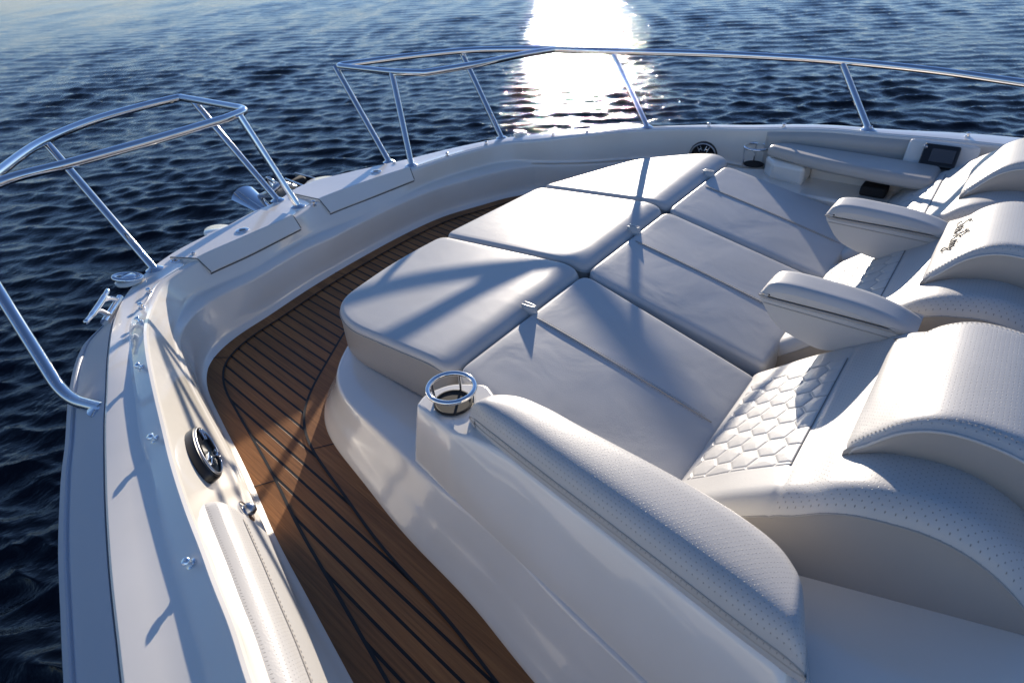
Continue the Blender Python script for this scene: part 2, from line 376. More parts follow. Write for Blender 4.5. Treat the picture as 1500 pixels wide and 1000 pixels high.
for q in ((312, 525), (383, 711), (500, 402)):
    mk('caulk_line', joint(*q), [(0, 1, 2, 3)], M['caulk'], deck, smooth=False)

# ------------------------------------------------------------------ console base (moulded white box the lounge stands on)
SH = .14
kb = [(-1.5, 1.56), (-.6, 1.53)]+[P(*q, 0)[:2] for q in [(783, 1000), (700, 893), (590, 780), (530, 702), (488, 651), (474, 624), (473, 600), (482, 573), (500, 540), (516, 512)]]+[(1.75, .62), (1.80, .3), (1.78, -.1), (1.66, -.55), (1.38, -.95), (1.05, -1.2), (.5, -1.35), (-.4, -1.40), (-1.5, -1.4)]
kt = [(-1.5, 1.50), (-.6, 1.47)]+[P(*q, SH)[:2] for q in [(949, 1000), (800, 858), (700, 762), (602, 675), (569, 645), (530, 609), (491, 564), (483, 540), (488, 519), (515, 487)]]+[(1.56, .76), (1.67, .55), (1.72, .3), (1.70, -.1), (1.58, -.55), (1.32, -.92), (1.02, -1.17), (.5, -1.32), (-.4, -1.37), (-1.5, -1.37)]
rb, rt = polar(kb, 7), polar(kt, 7); dr_ = rb-rt; k_ = np.exp(-.5*(np.arange(-60, 61)/22.)**2); k_ /= k_.sum(); dr_ = np.convolve(np.pad(dr_, 60, mode='edge'), k_, 'valid'); rt = rb-np.maximum(dr_, .012)
base = [ring3(rb+.002, -.005), ring3(rb, .004), ring3(rb-.004, .014), ring3(rb-.16*(rb-rt)-.003, .026)]
mid = np.minimum(rb-.02, rt+.35*(rb-rt)+.01)
base += [ring3(rt+.66*(rb-rt), .045), ring3(rt+.47*(rb-rt), .065), ring3(rt+.29*(rb-rt), .087), ring3(rt+.12*(rb-rt), SH-.024), ring3(rt+.003, SH-.010), ring3(rt, SH-.005), ring3(rt-.004, SH-.001), ring3(rt-.010, SH), ring3(rt-.235, SH), ring3(rt-.24, SH-.005), ring3(rt-.245, .08), ring3(rt*.2, .08)]
console = loft('console', base, M['gel'], boat, sharp=60)
strip('margin_plank', rb+.058, rb-.004, .0045, M['teak_margin'], deck)
strip('caulk_line', rb+.066, rb+.058, .0049, M['caulk'], deck)
def joint2(px, py):
    p = P(px, py, 0); a = math.atan2(p[1]-CY, p[0]-CX); rr = np.interp(-a, -TH, rb)
    dr = np.array([math.cos(a), math.sin(a), 0]); tt = np.array([-dr[1], dr[0], 0]); q = np.array([CX, CY, .0054])
    return [q+dr*(rr+.06)-tt*.002, q+dr*(rr-.003)-tt*.002, q+dr*(rr-.003)+tt*.002, q+dr*(rr+.06)+tt*.002]
mk('caulk_line', joint2(475, 655), [(3, 2, 1, 0)], M['caulk'], deck, smooth=False)

BZ = .328
# side box carrying cup holder and bolster, port side
bt = [P(609, 594, .31)[:2], P(622, 576, .31)[:2], P(662, 561, .31)[:2], (.84, .97), (.70, 1.05), (.53, 1.06), (.29, 1.085), (.16, 1.105), (.065, 1.15), (.012, 1.215), P(1160, 986, BZ)[:2], P(1000, 868, BZ)[:2], P(890, 782, BZ)[:2], P(735, 661, BZ)[:2], P(690, 640, .325)[:2], P(664, 636, .312)[:2]]
bb = [P(606, 673, SH)[:2], (.955, 1.11), (.95, 1.03), (.88, .96), (.70, .97), (.53, .97), (.29, .98), (.16, .99), (.0, 1.05), (-.06, 1.2), (-.04, 1.37), P(949, 1000, SH)[:2], P(800, 858, SH)[:2], P(715, 776, SH)[:2], P(680, 744, SH)[:2], P(655, 721, SH)[:2]]
bz = [.312, .312, .312, .312]+[BZ-.006]*6+[BZ-.004]*4+[.322, .312]
rf = [.012, .03, .03, .02, .03, .05, .05, .05, .03, .03, .03, .1, .1, .06, .02, .02]
top = np.array(fillet([(*a, z) for a, z in zip(bt, bz)], rf, closed=True)); bot = np.array(fillet([(*a, SH-.003) for a in bb], rf, closed=True))
N = len(top); rings = []
for t in (0, .06, .3, .6, .85, .93): rings.append(bot*(1-t)+top*t+[0, 0, -.004*(t > .9)])
c2 = top[:, :2]
for a in (30, 60, 90):
    q = top.copy(); q[:, :2] = inset_loop(top[:, :2] if np.sum(top[:, 0]*np.roll(top[:, 1], -1)-np.roll(top[:, 0], -1)*top[:, 1]) > 0 else top[:, :2], (1-math.cos(R(a)))*.008*(1 if np.sum(top[:, 0]*np.roll(top[:, 1], -1)-np.roll(top[:, 0], -1)*top[:, 1]) > 0 else -1)); q[:, 2] += -.008+.008*math.sin(R(a))+.0; rings.append(q)
V = np.vstack(rings); f = grid_faces(len(rings), N, True); f.append(tuple(range((len(rings)-1)*N, len(rings)*N)))
mk('side_box', V, f, M['gel'], boat, sharp=45)
# foredeck behind the bolster, rising to the windscreen
fd = [(x, y, .175+(.05-x)*.34) for x, y in [(.34, 1.0), (.05, 1.16), (-.35, 1.3), (-1.2, 1.35), (-1.2, -1.3), (-.35, -1.25), (.05, -1.15), (.34, -1.1)]]
mk('foredeck', [(x, y, z) for x, y, z in fd]+[(x, y, .03) for x, y, z in fd], [tuple(range(8))[::-1], tuple(range(8, 16))]+[(i, (i+1) % 8, 8+(i+1) % 8, 8+i) for i in range(8)], M['gel'], boat, smooth=False)

# ------------------------------------------------------------------ hatches on the bow
def hatch(name, q0, q1, latch):
    a0 = math.degrees(math.atan2(*(Pg(*q0)[1::-1]-[CY, CX]))); a1 = math.degrees(math.atan2(*(Pg(*q1)[1::-1]-[CY, CX])))
    i = np.where((DEG <= max(a0, a1)) & (DEG >= min(a0, a1)))[0]; rings = []
    r_o, r_i, z = r2[i]-.035, r4[i], zgv[i]
    rw = r_i-.011+(r6[i]-r_i)*.045/np.maximum(z-z6[i], .05)
    T = TH[i]; mkr = lambda r, zz: np.column_stack([CX+r*np.cos(T), CY+r*np.sin(T), zz])
    for r, dz in ((r_o, .0005), (r_o, .009), (r_o-.003, .012), (r_i+.006, .012), (r_i+.001, .010), (r_i-.003, .005), (rw-.004, -.045), (rw-.003, -.049), (rw+.006, -.051)): rings.append(mkr(r, z+dz))
    k = len(i); nr = len(rings); f = grid_faces(nr, k)
    f += [tuple(j*k for j in range(nr)), tuple(j*k+k-1 for j in range(nr))[::-1]]
    h = mk(name, np.vstack(rings), f, M['gel'], boat, sharp=14)
    # dark joint around the lid
    m = MB()
    for e in (0, k-1): V_, f_ = tube_geo([rings[j][e]-[0, 0, .003 if j < 5 else 0] for j in range(1, nr-2)], .0019, 6); m.add(V_, f_)
    V_, f_ = tube_geo(mkr(rw-.0005, z-.0525), .0032, 6); m.add(V_, f_)
    m.build('seal', M['seal'], h)
    p, nn = P(*latch, zg(2.3)+.012), (0, 0, 1)
    V_, f_ = lathe_geo([(.026, 0), (.026, .003), (.022, .005), (.017, .005), (.015, .001), (.002, .001)], p, nn, 28)
    l_ = mk('latch', V_, f_, M['chrome'], h, sharp=30)
    V_, f_ = lathe_geo([(.013, .0014), (.012, .003), (.001, .003)], p, nn, 20); mk('keyhole', V_, f_, M['black'], l_, sharp=30)
hatch('hatch_lid', (300, 383), (436, 319), (355, 338))
hatch('hatch_lid', (468, 296), (604, 248), (551, 252))
# small flush fittings
for q in ((258, 382), (190, 414)):
    p = Pg(*q, .001)
    V_, f_ = lathe_geo([(.02, 0), (.02, .003), (.014, .004), (.011, .001), (.001, .001)], p, (0, 0, 1), 24); mk('deck_fitting', V_, f_, M['chrome'], boat, sharp=30)
def pop_up(px, py, s=1.):
    p = Pg(px, py, .004); m = MB()
    V_, f_ = lathe_geo([(.046*s, 0), (.046*s, .006), (.040*s, .010), (.001, .010)], p, (0, 0, 1), 28)
    b = mk('mooring_hook', V_, f_, M['gel'], boat, sharp=30)
    d = np.array([math.cos(R(60)), math.sin(R(60)), 0]); e = np.array([-d[1], d[0], 0])
    loop = [p+[0, 0, .016]+s*(d*.042*math.cos(a)+e*.026*math.sin(a))+np.array([0, 0, .010*math.cos(a)*s]) for a in np.linspace(0, 2*math.pi, 28, endpoint=False)]
    V_, f_ = tube_geo(loop, .0085*s, 10, True); m.add(V_, f_)
    V_, f_ = lathe_geo([(.027*s, .0), (.027*s, .012), (.02*s, .017), (.001, .018)], p+[0, 0, .006], (0, 0, 1), 24); m.add(V_, f_)
    m.build('hook_loop', M['chrome'], b, sharp=50)
pop_up(190, 412); pop_up(762, 198, .8)
# studs along the coaming
for q in ((216, 427), (207, 450), (204, 470), (210, 538), (229, 646), (279, 826)):
    p, nn, t = nearest(DECK, *q); nn = nn if nn[2] > 0 else -nn
    V_, f_ = lathe_geo([(.0105, -.001), (.0105, .003), (.0065, .005), (.006, .010), (.0085, .012), (.0085, .016), (.006, .019), (.001, .0195)], p, nn, 16)
    mk('snap_stud', V_, f_, M['chrome'], boat, sharp=40)
for q in ((578, 243), (655, 229), (712, 212), (810, 200), (860, 193.5), (1038, 186), (1148, 187), (1274, 191), (1417, 201), (285, 376), (460, 300)):
    p = Pg(*q, .0)
    V_, f_ = lathe_geo([(.0105, -.004), (.0105, .005), (.0065, .007), (.006, .012), (.0085, .014), (.0085, .018), (.001, .021)], p, (0, 0, 1), 16)
    mk('snap_stud', V_, f_, M['chrome'], boat, sharp=40)
# horn cleat on the outer edge
A, B = P(126, 474, .33), P(159, 426, .33); ax = B-A
m = MB(); V_, f_ = tube_geo(catmull([A+[0, 0, .004], A+ax*.25, A+ax*.5-[0, 0, .001], A+ax*.75, B+[0, 0, .004]], 6), [.004]+[.0075]*5+[.0095]*14+[.0075]*4+[.004], 12); m.add(V_, f_)
cl = m.build('cleat', M['chrome'], boat, sharp=60)
for t, q in ((.36, (160, 463)), (.66, (173, 440))):
    e = P(*q, .275); V_, f_ = tube_geo(catmull([A+ax*t, (A+ax*t)*.5+e*.5+[0, 0, .01], e], 6), .009, 10); mk('cleat_leg', V_, f_, M['chrome'], cl, sharp=60)
V_, f_ = tube_geo([P(153, 472, .275), P(176, 436, .275)], .012, 10); mk('cleat_base', V_, f_, M['chrome'], cl, sharp=60)

# ------------------------------------------------------------------ bow rails
RT, RS = .0165, .0148
def stan(parent, pts, r=RS):
    s = tube('stanchion', pts, r, M['chrome'], parent)
    V_, f_ = lathe_geo([(r*2.1, -.004), (r*2.1, .003), (r*1.5, .008), (r*1.05, .012)], np.asarray(pts[0]), (0, 0, 1), 20); mk('foot_flange', V_, f_, M['chrome'], s, sharp=40)
# starboard
tip_o, tip_i = P(491, 97, .66), P(576, 106, .66); Ms = P(812, 72.5, .655)
outer = catmull([P(580, 85, .66), P(680, 74.5, .66), P(750, 72.5, .658), Ms, P(900, 75.5, .645), P(1060, 80, .63), P(1230, 90, .61), P(1370, 104, .597), P(1500, 122, .585), (-.5, -1.5, .57), (-1.4, -1.5, .56)], 10)
inn = catmull([P(622, 107, .66), P(700, 94, .66), P(770, 79.5, .657), Ms+[0, 0, -.001]], 8)
path = inn[::-1]+fillet([inn[0], tip_i, tip_o, outer[0]], .055, 8)[1:-1]+outer
rs = tube('bow_rail', path, RT, M['chrome'], boat); rs['label'] = 'starboard bow rail with looped end'
for b, t in (((570, 238), (491, 98)), ((603, 243), (574, 107))): stan(rs, [Pg(*b), P(*t, .656)])
for b, t, z in (((735, 203), (675, 75), .655), ((948, 187), (897, 76.5), .64), ((1272, 191), (1233, 91), .605)): stan(rs, [Pg(*b), P(*t, z)])
# port
tip_o, tip_i = P(264, 143, .66), P(364, 161, .66)
outer = catmull([P(263, 143, .66), P(205, 157, .66), P(133, 178, .66), P(62, 208, .655), P(0, 251, .648), (2.47, 1.46, .645), (2.2, 1.70, .64), (1.7, 1.86, .63), (1.2, 1.96, .62), (.3, 2.08, .60), (-.8, 2.1, .585)], 10)
inn = catmull([P(330, 174, .66), P(233, 203, .66), P(100, 240, .66), P(0, 267, .655), (2.42, 1.50, .645)], 8)
path = inn[::-1]+fillet([inn[0], tip_i, tip_o, outer[3]], .06, 8)[1:-1]+outer[3:]
rp = tube('bow_rail', path, RT, M['chrome'], boat); rp['label'] = 'port bow rail with looped end'
stan(rp, [Pg(227, 395), P(66, 207, .65)]); stan(rp, [Pg(407, 294), P(283, 148, .655)]); stan(rp, [Pg(437, 303), P(351, 170, .656)])
stan(rp, fillet([P(150, 598, .295), P(96, 584, .285), P(-60, 333, .63)], .10, 10), .0165)

# ------------------------------------------------------------------ bow pulpit lobes, anchor
for q, z, a, b_ in (((470, 266), .235, .10, .08), ((318, 336), .235, .09, .05)):
    c = P(*q, z)
    prof = [(1, -.10), (1, -.02), (.97, -.006), (.9, .0), (.02, .004)]
    V_ = [(c[0]-.02+a*r*math.cos(t), c[1]+b_*1.2*r*math.sin(t), c[2]+h) for r, h in prof for t in np.linspace(0, 2*math.pi, 32, endpoint=False)]
    mk('bow_pulpit', V_, grid_faces(5, 32, True, True)+[tuple(range(32)), tuple(range(128, 160))[::-1]], M['gel'], boat, sharp=50)
anchor = empty('anchor', 'polished steel plough anchor stowed in its roller beyond the bow', 'anchor')
ac = P(390, 292, .2)
m = MB()      # curved fluke: part of a cone shell
nv, nu = 10, 14; V_ = []
for s_ in (0, 1):
    for i in range(nv):
        t = i/(nv-1)
        for j in range(nu):
            a = R(-75+150*j/(nu-1)); r = (.062-.040*t)-(.006 if s_ else 0)
            V_.append((ac[0]+.14-.26*t+.0, ac[1]+.03+r*math.sin(a)*1.15, ac[2]-.01-.06*t+r*math.cos(a)*.9))
f_ = grid_faces(nv, nu)+grid_faces(nv, nu, flip=True, off=nv*nu)
o2 = nv*nu
for i in range(nv-1):
    for j in (0, nu-1): f_.append((i*nu+j, o2+i*nu+j, o2+(i+1)*nu+j, (i+1)*nu+j))
for j in range(nu-1):
    for i in (0, nv-1): f_.append((i*nu+j, i*nu+j+1, o2+i*nu+j+1, o2+i*nu+j))
mk('fluke', V_, f_, M['chrome'], anchor, sharp=50)
s0 = P(404, 283, .24)
tube('shank', catmull([P(372, 292, .17), P(398, 280, .25), P(412, 270, .26), P(432, 275, .22)], 8), .014, M['steel'], anchor)
loop = [P(399, 268, .25)+np.array([.035*math.cos(a), .035*math.sin(a)*.4, .03*math.sin(a)]) for a in np.linspace(0, 2*math.pi, 24, endpoint=False)]
tube('shackle', loop, .006, M['chrome'], anchor, closed=True)
c0, c1 = P(418, 276, .2), P(444, 272, .2)
V_, f_ = lathe_geo([(.03, -.07), (.045, -.05), (.035, 0), (.045, .05), (.03, .07)], (c0+c1)/2, (.1, 1, 0), 20)
rol = mk('anchor_roller', V_, f_, M['matte'], boat, sharp=50)
for d_ in (-.08, .08):
    V_, f_ = box_geo((c0+c1)/2+[-.03, d_, .0], .24, .008, .07); bevel(mk('cheek_plate', V_, f_, M['steel'], rol, smooth=False), .003)
tube('roller_pin', [P(418, 262, .25), P(446, 273, .25)], .005, M['chrome'], rol)

# ------------------------------------------------------------------ cup holders
def cup(px, py, z, rz, dark_r=.043, rr=.056):
    c = P(px, py, z); k = MB()
    V_, f_ = lathe_geo([(dark_r+.004, 0), (dark_r+.004, .004), (dark_r, .005), (dark_r-.003, .002), (.001, .002)], c, (0, 0, 1), 36)
    h = mk('cup_holder', V_, f_, M['matte'], boat, sharp=40)
    ring = [(c[0]+rr*math.cos(a), c[1]+rr*math.sin(a), rz) for a in np.linspace(0, 2*math.pi, 48, endpoint=False)]
    tube('ring', ring, .0062, M['chrome'], h, closed=True)
    for a in (215, 15, 290):
        a = R(a); e = np.array([math.cos(a), math.sin(a), 0])
        tube('post', [c+e*(rr-.006)+[0, 0, -.01], np.array([c[0], c[1], rz])+e*(rr-.002)], .0036, M['chrome'], h, k=8)
cup(664, 590, .321, .368)
STB_Z = .205
cup(1104, 241, STB_Z+.001, STB_Z+.088)

# ------------------------------------------------------------------ loudspeakers
def speaker(p, nn, r, sx, sq=1.):
    nn = nn/np.linalg.norm(nn); u = np.cross([0, 0, 1], nn); u /= np.linalg.norm(u); v = np.cross(nn, u)
    V_, f_ = lathe_geo([(r, -.02), (r, .010), (r*.97, .016), (r*.90, .018), (r*.86, .012), (r*.5, .004), (r*.3, .004), (r*.28, .014), (r*.02, .018)], p, nn, 40)
    s = mk('loudspeaker', V_, f_, M['black'], boat, sharp=40)
    V_, f_ = tube_geo([p+nn*.019+r*.88*(math.cos(a)*u+math.sin(a)*v) for a in np.linspace(0, 2*math.pi, 48, endpoint=False)], .0035, 8, True); mk('trim_ring', V_, f_, M['steel'], s)
    for a in sx:
        a = R(a); d = math.cos(a)*u+math.sin(a)*v; e = np.cross(nn, d); m = MB()
        for k in (-1, 1): V_, f_ = box_geo(p+nn*.022+d*r*.58+e*r*.10*k, r*.42, r*.07, .010, (d, e, nn)); m.add(V_, f_)
        V_, f_ = box_geo(p+nn*.022+d*r*.55, r*.09, r*.2, .010, (d, e, nn)); m.add(V_, f_)
        bevel(m.build('spoke', M['chrome'], s, smooth=False), .002)
    if sq != 1:
        for o in [s]+list(s.children):
            for vx in o.data.vertices:
                q = np.array(vx.co)-p; vx.co = Vector(p+q-v*(q@v)*(1-sq))
p, nn, t = nearest(INNER, 296, 668); nn = nn if (nn@(CAM-p)) > 0 else -nn
speaker(p+nn*.006, nn, .098, (25, 150, 270), .46)
p, nn, t = nearest(INNER, 1030, 226); nn = nn if (nn@(CAM-p)) > 0 else -nn
speaker(p, nn, .072, (65, 115, 245, 295))
# pad eye by the port bolster
p, nn, t = nearest(INNER, 357, 748); nn = nn if (nn@(CAM-p)) > 0 else -nn
V_, f_ = lathe_geo([(.030, -.002), (.030, .003), (.024, .005), (.001, .005)], p, nn, 24); pe = mk('pad_eye', V_, f_, M['chrome'], boat, sharp=40)
V_, f_ = lathe_geo([(.016, .004), (.017, .012), (.012, .022), (.001, .026)], p, nn, 24); mk('knob', V_, f_, M['steel'], pe, sharp=60)

# ------------------------------------------------------------------ upholstery
def pad_on(name, S, a0, a1, j0, j1, th, m, parent, inset=.12, rowsub=4, perf_cut=None):
    """pillow that follows rows a0..a1 of a lofted wall between stations j0..j1"""
    sub = S[a0:a1+1, j0:j1+1]
    nr, nc = 22, sub.shape[1]
    d = np.concatenate([[0], np.cumsum(np.linalg.norm(np.diff(sub[:, nc//2], axis=0), axis=1))]); d /= d[-1]
    tt = np.linspace(0, 1, nr)
    Q = np.zeros((nr, nc, 3))
    for c in range(nc):
        for k in range(3): Q[:, c, k] = np.interp(tt, d, sub[:, c, k])
    du = np.gradient(Q, axis=0); dv = np.gradient(Q, axis=1); nn = np.cross(dv, du); nn /= np.linalg.norm(nn, axis=2)[:, :, None]
    if nn[nr//2, nc//2]@(CAM-Q[nr//2, nc//2]) < 0: nn = -nn
    s = np.linspace(0, 1, nc)
    L = np.linalg.norm(np.diff(Q[nr//2], axis=0), axis=1).sum(); W = np.linalg.norm(np.diff(Q[:, nc//2], axis=0), axis=1).sum()
    return Q, nn, tt, s, L, W
def pillow(name, Q, nn, tt, s, L, W, th, m, parent, er=.03):
    a = np.minimum(tt, 1-tt)[:, None]*W; b = np.minimum(s, 1-s)[None, :]*L
    f = lambda x: np.sqrt(np.clip(1-(1-np.clip(x/er, 0, 1))**2, 0, 1))
    h = th*np.minimum(f(a)+0*b, 1)*np.minimum(f(b)+0*a, 1)*(1+.18*np.sin(math.pi*tt)[:, None])
    V = (Q+nn*(h[:, :, None]-.004)).reshape(-1, 3); nr, nc = Q.shape[:2]
    uv = np.stack([np.broadcast_to(s[None, :]*L, (nr, nc)), np.broadcast_to(tt[:, None]*W, (nr, nc))], -1).reshape(-1, 2)
    return V.reshape(nr, nc, 3), uv

# chaise (sunpad) cushions
X0, Z0, SL = .962, .287, .208
ztc = lambda x, y: Z0+SL*(x-X0)
seamY = [.615, 0.0, -.62]
ranges = [(.306, .955), (-.30, .300), (-.905, -.306)]
labels = ['grey white lounge cushion with long centre seam beside the near cup holder', 'middle lounge cushion with centre seam, between the two others', 'far lounge cushion lying half in shade beside the white storage ledge']
for k, (ya, yb) in enumerate(ranges):
    o = fillet([(.968, yb), (.968, ya), (.345, ya+(.03 if k == 0 else -.0)-.0), (.345, yb-.0)], [.05, .05, .02, .02], closed=True)
    o = [(x, y+(.345-.968)*0) for x, y in o]
    # the row fans out slightly towards the stern
    o = [(x, y+(.968-x)*(.06 if k == 0 else (.02 if k == 1 else 0))) for x, y in o]
    t = empty('lounge_cushion', labels[k], 'cushion', 'lounge seat cushions')
    cushion('pad', o, ztc, .10, .016, M['lea_pad_bright'], t, crown=.005, puff=.004)
    ys = seamY[k]
    m = MB(); line = []
    for x in np.linspace(.94, .375, 40):
        fr = 1-abs((x-.66)/.31)**3*1.0
        line.append((x, ys+(.968-x)*(.03), ztc(x, ys)+.0048+.0006-(.0055*(1-max(fr, 0)))))
    V_, f_ = tube_geo(line, .0022, 6); m.add(V_, f_)
    for d_ in (-.008, .008): stitch(m, [(a, b+d_, c+.0004) for a, b, c in line[1:-1]])
    m.build('seam_stitching', M['thread'], t)

# foot cushions
FZ0, FS = .310, .072
ztf = lambda x, y: FZ0-FS*(x-.96)-.026*max(0, min(1, (1.06-x)/.085))**1.7
foots = [([(.975, .965), (.975, .300), (1.625, .296), (1.628, .55), (1.575, .86), (1.43, .945)], [.048, .048, .048, .3, .14, .14], 'foot cushion nearest the teak side deck, its outer corner broadly rounded', (768, 452)),
         ([(.975, .284), (.975, -.312), (1.59, -.312), (1.625, .284)], [.048, .048, .048, .048], 'four-cornered foot cushion in the middle of the row of three', (923, 338)),
         ([(.975, -.328), (.975, -.99), (1.12, -.985), (1.36, -.80), (1.588, -.328)], [.048, .06, .08, .06, .048], 'far foot cushion with slanted end below the black loudspeaker', (1046, 258))]
for o, rr, lab, st in foots:
    t = empty('foot_cushion', lab, 'cushion', 'foot cushions in front of the lounge')
    oo = fillet(o, rr, 10, closed=True)
    cushion('pad', oo, ztf, .15, .017, M['lea'], t, crown=.004)
    oc = ccw(resample(oo, 160, True)); sk = np.array([[x, y, ztf(x, y)-.021] for x, y in inset_loop(oc, -.0005)])
    # grey lower band with piping
    lo = inset_loop(oc, -.0015); V_ = [[x, y, ztf(x, y)-.023] for x, y in lo]+[[x, y, SH+.003] for x, y in lo]
    mk('side_band', V_, grid_faces(2, 160, True), M['lea_grey'], t)
    tube('piping', [[x, y, ztf(x, y)-.022] for x, y in lo], .0022, M['thread'], t, k=6, closed=True)
    # pull strap
    c = P(*st, .285); c[0] = .988
    V_ = []; w_ = .026
    for s_ in (-1, 1):
        for a in np.linspace(0, 1, 16):
            ang = math.pi*a
            V_.append((c[0]+.012-.046*math.sin(ang)**.8+.006*s_, c[1]-.008*math.cos(ang), .280+s_*w_))
    sp = mk('pull_strap', V_, grid_faces(2, 16), M['lea'], t); so = sp.modifiers.new('thick', 'SOLIDIFY'); so.thickness = .005; so.offset = 0

# backrests with headrests
prof = [(.372, .120), (.358, .155), (.335, .177), (.30, .207), (.244, .257), (.19, .300), (.14, .338), (.09, .372), (.05, .406), (0, .433), (-.05, .447), (-.10, .455), (-.15, .450), (-.20, .430), (-.25, .393), (-.285, .35)]
pr = resample(catmull(prof, 6), 90)
def pz(x): i = np.argsort(pr[:, 0]); return float(np.interp(x, pr[i, 0], pr[i, 1]))
WID = .645; DROP = .036
def crown_y(v):                      # v = 0 at the port edge .. 1 at the starboard edge
    e = min(v, 1-v)*WID; return -DROP*(1-min(1, e/.045))**2.2
hp = [(.058, .412), (.052, .428), (.024, .468), (-.022, .522), (-.072, .549), (-.13, .554), (-.19, .543), (-.25, .51), (-.30, .465)]
hpr = resample(catmull(hp, 6), 60)
def hexh(u, v, s):
    a = s; b = s*math.sqrt(3); best = None; ds = []
    for ou, ov in ((0, 0), (a*1.5, b/2)):
        du = (u-ou+a*1.5) % (3*a)-a*1.5; dv = (v-ov+b/2) % b-b/2; ds.append((du, dv, du*du+dv*dv))
    sel = ds[0][2] < ds[1][2]; du = np.abs(np.where(sel, ds[0][0], ds[1][0])); dv = np.abs(np.where(sel, ds[0][1], ds[1][1]))
    d = np.maximum(dv, dv*.5+du*math.sqrt(3)/2); return b/2-d        # distance to the cell edge
def make_backrest(y0, lab):
    """y0 = port edge; seat extends to y0-WID"""
    t = empty('backrest', lab, 'backrest', 'reclined backrests')
    ny = 61; vs = np.concatenate([[0, .0, .004, .012, .024], np.linspace(.04, .96, ny-10), [.976, .988, .996, 1., 1.]])
    n = len(pr); V = []; uv = []
    arc = np.concatenate([[0], np.cumsum(np.linalg.norm(np.diff(pr, axis=0), axis=1))])
    q0, q1 = int(np.argmin(abs(pr[:, 0]-.352))), int(np.argmin(abs(pr[:, 0]-.135)))
    for k, v in enumerate(vs):
        e = min(v, 1-v)*WID; rd = .012*(1-math.sqrt(max(0, 1-(1-min(1, e/.012))**2)))
        for i, (x, z) in enumerate(pr):
            g = .004*math.exp(-((x-.135)/.004)**2) if .1 < x < .17 else 0
            V.append((x, y0-v*WID, z+crown_y(v)-rd-g)); uv.append((v*WID, arc[i]))
    ff = grid_faces(len(vs), n, flip=True); mids = [1 if pr[j, 0] < .135 else 0 for i in range(len(vs)-1) for j in range(n-1)]
    # sides, down to the deck
    dk = lambda x: .175+(.05-x)*.34
    for s, k in ((0, 0), (1, len(vs)-1)):
        b0 = len(V); yy = y0-vs[k]*WID
        for r_ in range(4):
            for i, (x, z) in enumerate(pr):
                zt = V[k*n+i][2]; zb = min(float(dk(x))-.004, zt-.004); q = r_/3
                V.append((x, yy, zt*(1-q)+zb*q)); uv.append((x, q*.2))
        gf = grid_faces(4, n, flip=(s == 1), off=b0); ff += gf; mids += [2]*len(gf)
    mk('back_cushion', V, ff, [M['lea'], M['lea_perf'], M['lea_grey']], t, uv=uv, mids=mids, sharp=75)
    # piping along the top edge of the port side and the seam across
    for k in (0, len(vs)-1): tube('piping', [np.array(V[k*n+i])+[0, 0, .001] for i in range(n)], .0022, M['thread'], t, k=6)
    # quilted insert
    nu, nv_ = 170, 240
    ya, yb = y0-.110, y0-.550
    us = np.linspace(.345, .138, nu); ysv = np.linspace(ya, yb, nv_)
    U = np.array([np.interp(-x, -pr[:, 0], arc) for x in us]); Uc = U-U[0]
    UU, YY = np.meshgrid(Uc, ysv-ya, indexing='ij')
    d = hexh(UU+.02, YY+.01, .0365); edge = np.minimum(np.minimum(UU, Uc[-1]-UU), np.minimum(-YY, YY-(yb-ya)))
    d = np.minimum(d, np.maximum(edge, 0))
    h = .0028*np.sqrt(np.clip(d/.005, 0, 1))+.0018*np.sin(np.clip(d/.030, 0, 1)*math.pi/2)
    V = []
    for i, x in enumerate(us):
        z0 = pz(x); dzdx = (pz(x-.01)-pz(x+.01))/-.02; nl = math.hypot(dzdx, 1)
        for j, y in enumerate(ysv):
            hh = h[i, j]-.004; V.append((x+hh*(-dzdx)/nl, y, z0+crown_y((y0-y)/WID)+hh/nl+.003))
    dm = np.minimum(np.minimum(d[1:, 1:], d[:-1, :-1]), np.minimum(d[1:, :-1], d[:-1, 1:]))
    mk('quilted_panel', V, grid_faces(nu, nv_, flip=True), [M['lea'], M['seam']], t, mids=(dm < .0008).astype(int).ravel())
    # headrest bolster
    ha, hb = y0-.125, y0-.575; W2 = ha-hb
    vs2 = np.concatenate([[0, .0, .01, .03, .06], np.linspace(.10, .90, 25), [.94, .97, .99, 1., 1.]]); n2 = len(hpr); V = []; uv = []
    arc2 = np.concatenate([[0], np.cumsum(np.linalg.norm(np.diff(hpr, axis=0), axis=1))])
    for v in vs2:
        e = min(v, 1-v)*W2; rd = .022*(1-math.sqrt(max(0, 1-(1-min(1, e/.03))**2)))
        for i, (x, z) in enumerate(hpr):
            s = min(1, arc2[i]/.06); V.append((x-rd*.5*(1-s), ha-v*W2, z-rd*s-.036*v*min(1, max(0, (z-.41)/.08)))); uv.append((v*W2, arc2[i]))
    ff = grid_faces(len(vs2), n2, flip=True); mids = [0]*len(ff)
    for s, k in ((0, 0), (1, len(vs2)-1)):
        b0 = len(V); yy = ha-vs2[k]*W2
        for r_ in range(7):
            q = r_/6
            for i, (x, z) in enumerate(hpr):
                zt = V[k*n2+i][2]; zb = pz(x)-.01; V.append((x, yy+(1 if s == 0 else -1)*.010*math.sin(math.pi*q)-(0.014*q if s == 0 else 0), zt*(1-q)+min(zb, zt-.002)*q)); uv.append((x, q*.2))
        gf = grid_faces(7, n2, flip=(s == 1), off=b0); ff += gf; mids += [1]*len(gf)
    hd = mk('headrest', V, ff, [M['lea_perf'], M['lea_grey']], t, uv=uv, mids=mids, sharp=80)
    m = MB(); k = 3; stitch(m, [np.array(V[k*n2+i])+[0, 0, .0012] for i in range(2, n2)], .0045, .004, .0006)
